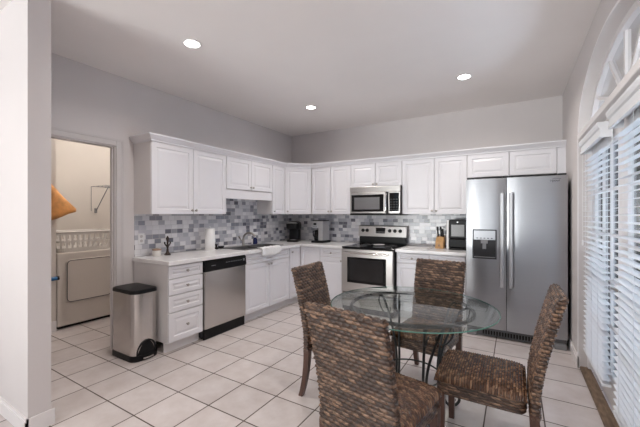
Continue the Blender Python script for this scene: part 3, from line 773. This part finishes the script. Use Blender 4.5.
# knife block with knives
r = thing('knife_block', 'light wooden knife block beside the black machine', 'knife block', (-.865, 4.62, ZC))
MB().prism([(-.09, .0), (.06, .0), (.115, .12), (.02, .165), (-.075, .08)], 'X', -.05, .05).build('block', M['oak'], r)
box(-.012, -.0955, .03, .012, -.0795, .055, .003).build('label_plate', M['lidwood'], r)
kg = 'black-handled knives in the block'
spots = [(-.030, .045, .145, 'black knife handle at the upper left of the block'), (.008, .05, .150, 'tallest black knife handle in the middle of the block'), (.034, .04, .115, 'black knife handle at the upper right of the block')]
for dx, dy, L, lb in spots:
    y0, z0 = (4.62 + dy - .03, ZC + (.142 if dy > 0 else .112) + dy * .2)
    k = thing('kitchen_knife', lb, 'knife', (-.865 + dx, y0, z0), 0, kg)
    d = Vector((dx * .25, -.35, 1)).normalized()
    p = [tuple(d * (L * t)) for t in (0, .12, .5, .85, 1.0)]
    MB().tube(p, [.010, .012, .0105, .014, .009], 8).build('handle', M['black'], k, True)
    MB().tube([tuple(d * -.008), tuple(d * .004)], .009, 8).build('bolster', M['steelgrey'], k, True)
# black machine against the fridge
r = thing('coffee_maker', 'tall black coffee machine with silver side beside the fridge', 'coffee maker', (-.625, 4.58, ZC), 0, 'coffee makers on the worktops')
box(-.105, -.13, 0, .11, .16, .025, .006).build('base', M['black'], r)
box(-.105, .02, .026, .11, .16, .30, .006).build('column', M['black'], r)
MB().box(-.105, -.13, .035, .11, .018, .14, .008).build('drip_housing', M['black'], r)
f = box(-.105, -.13, .145, .11, .018, .385, .010).build('brew_head', M['black'], r)
box(-.075, -.1335, .175, .080, -.1295, .325, .002).build('front_window', M['mesh'], f)
MB().lathe([(.010, 0), (.009, .004)], (.0, -.13, .358), 14, 'Y').build('button', M['steelgrey'], f)
box(-.105, .02, .301, .11, .16, .385, .008).build('water_tank', M['black'], r)
box(-.137, -.11, .0, -.107, .15, .38, .006).build('side_panel', M['white'], r)

# ------------------------------------------------------------------ trash bin
BH = .625
r = thing('trash_can', 'brushed steel step trash can with black lid at the cabinet end', 'trash can', (-3.185, 1.80, 0), 0)
def bin_outline(grow=0.0, n=36):
    # flat back at -x, bowed front at +x, in plan
    hw, x0, x1 = .125 + grow, -.195 - grow, .195 + grow
    pts = []
    c = .045
    for k in range(5): a = PI + PI / 2 * k / 4; pts.append((x0 + c + c * math.cos(a), -hw + c + c * math.sin(a)))
    for k in range(n + 1):
        a = -PI / 2 + PI * k / n
        pts.append((x1 - .075 + .075 * math.cos(a), hw * math.copysign(abs(math.sin(a)) ** .55, math.sin(a))))
    for k in range(5): a = PI / 2 + PI / 2 * k / 4; pts.append((x0 + c + c * math.cos(a), hw - c + c * math.sin(a)))
    return pts
B = bin_outline()
n = len(B)
m = MB()
def arch_z(p):           # lower edge of the steel rises over the pedal
    return .055 + (.125 * max(0, 1 - (p[1] / .085) ** 2) ** .8 if p[0] > .10 else 0)
rings = [[(x, y, arch_z((x, y))) for x, y in B], [(x, y, .20) for x, y in B], [(x, y, BH) for x, y in B]]
m.loops(rings, True, False, True); m.build('steel_body', M['steel'], r, True, auto=60)
B2 = bin_outline(.006); B3 = bin_outline(-.004)
m = MB().loops([[(x, y, 0) for x, y in B2], [(x, y, .05) for x, y in B2], [(x, y, .054) for x, y in B3], [(x, y, .19) for x, y in B3]])
m.build('base_skirt', M['black'], r, True, auto=50)
m = MB()
ring = [(.192 + .012 * math.cos(a) * 0, .088 * math.cos(a), .053 + .128 * max(0, math.sin(a)) ** .8) for a in [PI * k / 16 for k in range(17)]]
m.tube([(.203 - .02 * abs(math.cos(PI * k / 16)) ** 4, p[1], p[2]) for k, p in enumerate(ring)], .007, 8); m.build('pedal_arch', M['black'], r, True)
m = MB().prism([(.17, -.055), (.222, -.05), (.232, 0), (.222, .05), (.17, .055)], 'Z', .020, .034); m.build('pedal', M['steel'], r)
B4 = bin_outline(.004); B5 = bin_outline(-.02)
m = MB().loops([[(x, y, BH + .001) for x, y in B4], [(x, y, BH + .022) for x, y in B4], [(x, y, BH + .034) for x, y in B], [(x, y, BH + .040) for x, y in B5]])
m.build('lid', M['black'], r, True, auto=40)

# ------------------------------------------------------------------ laundry room
r = thing('clothes_dryer', 'cream front-loading clothes dryer seen through the laundry doorway', 'dryer', (-4.63, 1.695, 0), RL)
box(0, .0, .03, .69, .68, .905, .012).build('cabinet', M['dryer'], r)
dd = MB().loops([[(x, y_, z) for x, z in rrect(.52, .52, .05, 6, .345, .56)] for y_ in (0, -.012)] + [[(x, -.018, z) for x, z in rrect(.49, .49, .045, 6, .345, .56)]]).build('door', M['dryer'], r)
m = MB(); q = rrect(.50, .50, .048, 6, .345, .56); m.tube([(x, -.0165, z) for x, z in q], .0045, 5, True); m.build('door_groove', M['darkgrey'], dd, True)
box(.02, .02, 0, .67, .6, .03).build('toe_base', M['black'], r)
# basket
r = thing('laundry_basket', 'white slotted laundry basket on top of the dryer', 'basket', (-4.89, 2.03, .905), RL)
def bas(hw, hd, z): return [(x, y, z) for x, y in rrect(hw * 2, hd * 2, .06)]
mb = MB()
NW = len(rrect(1, 1, .1))
def wallpt(s, z, off=0.0):   # point on the tapered basket wall, s along outline 0..1
    k = z / .26
    o_ = rrect((.29 + .045 * k + off) * 2, (.19 + .035 * k + off) * 2, .07, 8)
    t = s * len(o_); i = int(t) % len(o_); f_ = t - int(t); a, b = o_[i], o_[(i + 1) % len(o_)]
    return (a[0] + (b[0] - a[0]) * f_, a[1] + (b[1] - a[1]) * f_, z)
# resample outlines evenly
def outline_even(z, off, n):
    k = z / .26
    o_ = [Vector(p) for p in rrect((.29 + .045 * k + off) * 2, (.19 + .035 * k + off) * 2, .07, 8)]
    L = [0]
    for i in range(len(o_)): L.append(L[-1] + (o_[(i + 1) % len(o_)] - o_[i]).length)
    out = []
    for j in range(n):
        s = L[-1] * j / n; i = max(k_ for k_ in range(len(o_)) if L[k_] <= s + 1e-9); f_ = (s - L[i]) / max(1e-9, L[i + 1] - L[i])
        p = o_[i].lerp(o_[(i + 1) % len(o_)], f_); out.append((p.x, p.y, z))
    return out
NB = 96
def band(z0, z1, th=.004):
    a, b, c, d = outline_even(z0, 0, NB), outline_even(z1, 0, NB), outline_even(z1, -th, NB), outline_even(z0, -th, NB)
    mb.loops([a, b, c, d, a], True, False, False)
band(.0, .05); band(.118, .138); band(.21, .24)
for z0, z1 in ((.05, .118), (.138, .21)):
    a, b, c, d = outline_even(z0, 0, NB), outline_even(z1, 0, NB), outline_even(z1, -.004, NB), outline_even(z0, -.004, NB)
    for j in range(0, NB, 3):
        i2 = (j + 1) % NB
        mb.add([a[j], a[i2], b[i2], b[j], d[j], d[i2], c[i2], c[j]], [(0, 1, 2, 3), (7, 6, 5, 4), (0, 3, 7, 4), (1, 5, 6, 2), (0, 4, 5, 1), (3, 2, 6, 7)])
mb.add(outline_even(.003, -.002, NB), [tuple(range(NB))])
mb.build('slotted_tub', M['basket'], r)
m = MB().tube(outline_even(.246, .008, 48), .010, 8, True); m.build('rim', M['basket'], r, True)
# wire shelf on the laundry wall
r = thing('wire_shelf', 'white wire shelf with diagonal bracket on the laundry wall', 'shelf', (-5.48, 2.43, 1.79), 0)
m = MB()
for k in range(14): m.tube([(.004, .005 + k * .055, 0), (.40, .005 + k * .055, 0), (.405, .005 + k * .055, -.035)], .0022, 5)
for xx, zz in ((.005, 0), (.2, -.004), (.402, 0), (.405, -.035)): m.tube([(xx, 0, zz), (xx, .75, zz)], .0035, 6)
m.build('wire_deck', M['grey'], r, True)
m = MB().tube([(.385, .06, -.01), (.02, .06, -.37)], .006, 8).box(.0, .045, -.40, .02, .075, -.33); m.build('bracket', M['grey'], r)
MB().tube([(.006, .0, 0), (.006, .0, -.37)], .0035, 6).build('wall_track', M['grey'], r)
# orange bag
hk = thing('wall_hook', 'small hook under the orange bag in the laundry', 'hook', (-4.62, 1.56, 1.80))
MB().tube([(.001, 0, .02), (.012, 0, .0), (.035, 0, -.008), (.045, 0, .012)], .004, 6).build('hook_wire', M['nickel'], hk, True)
rings = []
spec = [(0.0, .02, .015, 0.0), (.05, .05, .035, .0), (.14, .095, .055, .015), (.24, .145, .07, .045), (.33, .19, .078, .075), (.365, .20, .078, .078), (.40, .165, .072, .03), (.45, .115, .055, -.02), (.485, .05, .03, -.06)]
for dz, hw, hd, sh in spec:
    ring = []
    for k in range(28):
        a = 2 * PI * k / 28; wob = 1 + .10 * math.sin(3 * a + dz * 14) + .05 * math.sin(7 * a - dz * 25)
        ring.append((.085 + hd * math.cos(a) * wob, sh + hw * math.sin(a) * wob, -dz + .06 * max(0, math.sin(a)) * 0))
    rings.append(ring)
r = thing('plastic_bag', 'orange plastic bag hanging at the left edge of laundry doorway', 'bag', (-4.615, 1.56, 1.765))
MB().loops(rings).build('sack', M['bag'], r, True, auto=80)
MB().tube([(.07, 0, -.01), (.055, -.008, .04), (.04, 0, .05), (.055, .008, .04), (.085, .01, -.01)], .005, 6).build('carry_loop', M['bag'], r, True)
lb = MB(); lb.loops([[(.168 + .01 * math.sin(i), .02 + .015 * i - .02, -.30 - .02 * (i % 2)) for i in range(8)], [(.170 + .01 * math.sin(i), .0 + .015 * i, -.36 - .015 * (i % 3)) for i in range(8)]], False, False, False)
# blue handle
r = thing('broom_holder', 'blue and black plastic bar sticking out beside the dryer', 'broom holder', (-4.60, 1.50, .62))
MB().box(-.019, -.06, -.02, .02, .05, .02, .004).build('wall_plate', M['black'], r)
MB().tube([(.03, -.08, 0), (.03, .17, .004)], .022, 10).build('bar', M['blue'], r, True)
MB().tube([(.03, .171, .004), (.03, .19, .004)], .023, 10).build('end_cap', M['black'], r, True)

# ------------------------------------------------------------------ chairs
def weave_height(u, v, sharp=.5):
    row = math.floor(v); fv = v - row; a = u + (.5 if row % 2 else 0) + .4 * (fv - .5)
    fu = a - math.floor(a)
    rnd = math.sin(math.floor(a) * 12.9898 + row * 78.233) * 43758.5453; rnd -= math.floor(rnd)
    return (.7 + .3 * rnd) * (1 - abs(2 * fu - 1) ** 3) * (1 - abs(2 * fv - 1) ** 2)
class Weave(MB):
    """grid skin with a woven relief; keeps a uv map counted in strands"""
    def grid(self, P, nu, nv, cu, cv, amp, closed=True):
        pts = [[Vector(P(i / nu, j / nv)) for i in range(nu + (0 if closed else 1))] for j in range(nv + 1)]
        W = len(pts[0]); vs = []; self.uvs = {}
        for j in range(nv + 1):
            for i in range(W):
                a = pts[j][(i + 1) % W] if closed else pts[j][min(i + 1, W - 1)]
                b = pts[j][i - 1] if closed else pts[j][max(i - 1, 0)]
                c = pts[min(j + 1, nv)][i]; d = pts[max(j - 1, 0)][i]
                nrm = (a - b).cross(c - d)
                if nrm.length > 1e-12: nrm.normalize()
                hgt = weave_height(cu * i / nu, cv * j / nv + 1e-6)
                vs.append(pts[j][i] + nrm * (amp * (hgt - .75)))
        fs = []; uv = []
        for j in range(nv):
            for i in range(nu):
                i2 = (i + 1) % W if closed else i + 1
                fs.append((j * W + i, j * W + i2, (j + 1) * W + i2, (j + 1) * W + i))
                uv.append([(cu * i / nu, cv * j / nv), (cu * (i + 1) / nu, cv * j / nv), (cu * (i + 1) / nu, cv * (j + 1) / nv), (cu * i / nu, cv * (j + 1) / nv)])
        self.add(vs, fs); self.fuv = uv
        return self
    def build(self, name, m, parent):
        me = bpy.data.meshes.new(name); me.from_pydata(self.v, [], self.f); me.update(); me.materials.append(m)
        ul = me.uv_layers.new(name='weave')
        for p, q in zip(me.polygons, self.fuv):
            p.use_smooth = True
            for li, c in zip(p.loop_indices, q): ul.data[li].uv = c
        o = bpy.data.objects.new(name, me); C.objects.link(o); o.parent = parent
        return o

# chair frame: faces -y, origin on the floor under the seat centre; rear at +y
CW, SD = .43, .46           # width, seat depth
SEAT_Z = .455
def back_curve(z):          # y of the backrest centreline at height z
    t = max(0, (z - .44) / .52)
    return SD / 2 + .025 + .115 * t ** 1.35
def chair(name, label, loc, rotz):
    r = thing(name, label, 'chair', loc, rotz, 'woven dining chairs around the glass table')
    # backrest: superellipse section swept up a leaning curve, rounded over at the top
    ZB0, ZT = .335, .96
    sec = superellipse(CW / 2, .027, 7, 400)
    L = [0]
    for i in range(len(sec)): L.append(L[-1] + math.dist(sec[i], sec[(i + 1) % len(sec)]))
    def at(s):
        s = (s % 1.0) * L[-1]; lo, hi = 0, len(sec) - 1
        while lo < hi:
            mid = (lo + hi + 1) // 2
            if L[mid] <= s: lo = mid
            else: hi = mid - 1
        f = (s - L[lo]) / max(1e-9, L[lo + 1] - L[lo]); a, b = sec[lo], sec[(lo + 1) % len(sec)]
        return (a[0] + (b[0] - a[0]) * f, a[1] + (b[1] - a[1]) * f)
    HT = ZT - ZB0
    def P(s, t):
        x, y = at(s)
        tt = t * (HT + .03)
        if tt <= HT - .012: z, k = ZB0 + tt, 1.0
        else:
            a = min(1.0, (tt - HT + .012) / .042) * PI / 2; z = ZT - .012 + .012 * math.sin(a) ; k = math.cos(a) * .999 + .001
        sag = .012 * math.sin(PI * min(1, max(0, (x / CW + .5)))) if z > .5 else .006
        if k < 1: return (x * (1 - (1 - k) * .055), back_curve(z) + y * k, z)
        return (x, back_curve(z) + y, z)
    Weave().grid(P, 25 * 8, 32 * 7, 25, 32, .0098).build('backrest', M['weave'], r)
    # woven apron under the seat
    sec2 = superellipse(CW / 2, SD / 2, 9, 400)
    L2 = [0]
    for i in range(len(sec2)): L2.append(L2[-1] + math.dist(sec2[i], sec2[(i + 1) % len(sec2)]))
    def at2(s):
        s = (s % 1.0) * L2[-1]; lo, hi = 0, len(sec2) - 1
        while lo < hi:
            mid = (lo + hi + 1) // 2
            if L2[mid] <= s: lo = mid
            else: hi = mid - 1
        f = (s - L2[lo]) / max(1e-9, L2[lo + 1] - L2[lo]); a, b = sec2[lo], sec2[(lo + 1) % len(sec2)]
        return (a[0] + (b[0] - a[0]) * f, a[1] + (b[1] - a[1]) * f)
    def P2(s, t):
        x, y = at2(s); return (x * .985, y * .985 - .005, .345 + t * .075)
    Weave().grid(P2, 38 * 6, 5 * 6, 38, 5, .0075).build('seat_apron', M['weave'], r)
    # seat pad: finer weave running over the front and side edges
    def P3(s, t):
        x = (s - .5) * 2; y = (t - .5) * 2
        ex = 1 - abs(x) ** 8; ey = 1 - abs(y) ** 8
        z = .418 + (.052) * (max(0, ex) ** .4) * (max(0, ey) ** .4) + .010 * (1 - x * x) * (1 - y * y)
        return (x * CW / 2 * 1.005, y * SD / 2 * 1.005 - .006, z)
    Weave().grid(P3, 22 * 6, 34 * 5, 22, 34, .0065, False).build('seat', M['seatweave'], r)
    # legs
    for sx in (-1, 1):
        q = []
        for z, hw in ((.36, .022), (.2, .020), (0, .0165)): q.append([(sx * (CW / 2 - .03) + a * hw, -SD / 2 + .03 + b * hw, z) for a, b in ((-1, -1), (1, -1), (1, 1), (-1, 1))])
        MB().loops(q).build('leg', M['wood'], r)
        q = []
        for k in range(9):
            z = .36 * (1 - k / 8); hw = .0165 + .006 * z / .36; yy = back_curve(.34) - .005 + .055 * (k / 8) ** 2
            q.append([(sx * (CW / 2 - .026) + a * hw, yy + b * hw, z) for a, b in ((-1, -1), (1, -1), (1, 1), (-1, 1))])
        MB().loops(q).build('leg', M['wood'], r)
    return r
# rotz: local -y is the facing direction
c0 = chair('dining_chair', 'woven dining chair nearest the camera with its back turned', (-.575, 1.61, 0), PI - .17)
def more(label, loc, rotz):
    c = copy_tree(c0); c['label'] = label; c.location = loc; c.rotation_euler = (0, 0, rotz); return c
more('woven dining chair on the left side of the table facing right', (-1.085, 2.235, 0), PI / 2 + .02)
more('woven dining chair on the far side facing the camera through the glass', (-.615, 2.68, 0), -.12)
more('woven dining chair seen side-on with glossy seat before the fridge', (-.165, 2.155, 0), -PI / 2)

# ------------------------------------------------------------------ table
TCX, TCY, TR = -.625, 2.265, .554
r = thing('dining_table', 'round glass-topped dining table on a wrought iron base', 'table', (TCX, TCY, 0))
m = MB().lathe([(TR - .012, .738), (TR - .012, .7505)], (0, 0, 0), 96)
tp = MB().lathe([(.0005, .738), (TR - .006, .738)], (0, 0, 0), 96, cap0=False, cap1=False).lathe([(.0005, .750), (TR - .022, .750), (TR - .004, .7455)], (0, 0, 0), 96, cap0=False, cap1=False)
tp.build('glass_top', M['tableglass'], r, True, auto=30)
MB().lathe([(TR - .006, .738), (TR, .7395), (TR, .744), (TR - .004, .7455)], (0, 0, 0), 96, cap0=False, cap1=False).build('bevelled_edge', M['glassedge'], r, True)
ringR = .405
MB().tube([(ringR * math.cos(a), ringR * math.sin(a), .7245) for a in [2 * PI * k / 72 for k in range(72)]], .0125, 8, True).build('support_ring', M['iron'], r, True)
MB().tube([(.205 * math.cos(a), .205 * math.sin(a), .27) for a in [2 * PI * k / 48 for k in range(48)]], .006, 8, True).build('stretcher_ring', M['iron'], r, True)
def bez(p, n=10):
    out = []
    P = [Vector(q) for q in p]
    for i in range(len(P) - 1):
        a = P[max(i - 1, 0)]; b = P[i]; c = P[i + 1]; d = P[min(i + 2, len(P) - 1)]
        for k in range(n):
            t = k / n
            out.append(.5 * ((2 * b) + (c - a) * t + (2 * a - 5 * b + 4 * c - d) * t * t + (3 * b - a - 3 * c + d) * t ** 3))
    out.append(P[-1]); return out
for q in range(4):
    ang = math.radians(-50 + 90 * q)
    m = MB()
    for s in (-1, 1):
        prof = [(.40, .725, .085), (.335, .69, .062), (.275, .55, .035), (.228, .40, .016), (.212, .27, .010), (.225, .14, .010), (.27, .035, .010), (.315, .010, .010)]
        pts3 = []
        for rr_, zz, off in prof:
            u_, v_ = rr_, off * s; pts3.append((u_ * math.cos(ang) - v_ * math.sin(ang), u_ * math.sin(ang) + v_ * math.cos(ang), zz))
        m.tube(bez(pts3), .0085, 8)
        # scroll inside the fork under the ring
        sc = [(.40, .712, .082), (.385, .66, .088), (.35, .60, .070), (.315, .585, .045), (.30, .61, .028), (.315, .635, .026)]
        m.tube(bez([(a_ * math.cos(ang) - b_ * s * math.sin(ang), a_ * math.sin(ang) + b_ * s * math.cos(ang), z_) for a_, z_, b_ in sc], 6), .005, 6)
    # scrolled foot
    sc = [(.30, .010), (.345, .012), (.372, .040), (.362, .075), (.335, .078), (.325, .055), (.338, .045)]
    m.tube(bez([(a_ * math.cos(ang), a_ * math.sin(ang), z_) for a_, z_ in sc], 8), .0095, 8)
    m.build('leg', M['iron'], r, True)

# ------------------------------------------------------------------ ceiling lights
def can(x, y, label):
    r = thing('recessed_light', label, 'ceiling light', (x, y, H), 0, 'recessed ceiling lights')
    MB().lathe([(.058, -.0015), (.076, -.0015), (.080, -.006), (.072, -.010), (.058, -.006)], (0, 0, 0), 36, cap0=False, cap1=False).build('trim_ring', M['trim'], r, True)
    MB().lathe([(.0005, -.005), (.060, -.004)], (0, 0, 0), 32, cap0=False, cap1=False).build('lens', M['lens'], r)
    l = bpy.data.lights.new('lamp', 'AREA'); l.shape = 'DISK'; l.size = .12; l.energy = CAN_POWER; l.color = (1.0, .94, .88); l.spread = math.radians(150)
    o = bpy.data.objects.new('lamp', l); C.objects.link(o); o.parent = r; o.location = (0, 0, -.014)
    return r
can(-2.30, 1.77, 'recessed ceiling light nearest the laundry doorway wall')
can(-2.316, 3.634, 'recessed ceiling light nearest the kitchen corner')
can(-.448, 3.637, 'recessed ceiling light in front of the fridge')
for x, y, lb in ((-.455, 1.80, 'recessed ceiling light straight above the dining table'), (-2.4, -.6, 'added ceiling fill light left of the camera'), (-.5, -.6, 'added ceiling fill light right behind the camera'), (-2.4, -2.8, 'added ceiling fill light at the left of the rear window'), (-.5, -2.8, 'added ceiling fill light before the rear window')):  # those behind the camera are unseen lamps added as frontal fill
    can(x, y, lb)
r = thing('laundry_lamp', 'dome ceiling lamp in the laundry room', 'ceiling light', (-4.4, 2.4, H))
MB().lathe([(.14, -.001), (.15, -.02)], (0, 0, 0), 32).build('canopy', M['nickel'], r, True)
MB().lathe([(.13, -.021), (.12, -.06), (.08, -.085), (.002, -.095)], (0, 0, 0), 32).build('lamp_shade', mat('lamp_dome', (.9, .88, .85), .5, emit=((1, .9, .78), 2.0)), r, True)
l = bpy.data.lights.new('lamp', 'POINT'); l.energy = 25; l.color = (1, .955, .90); l.shadow_soft_size = .1
o = bpy.data.objects.new('lamp', l); C.objects.link(o); o.parent = r; o.location = (0, 0, -.16)
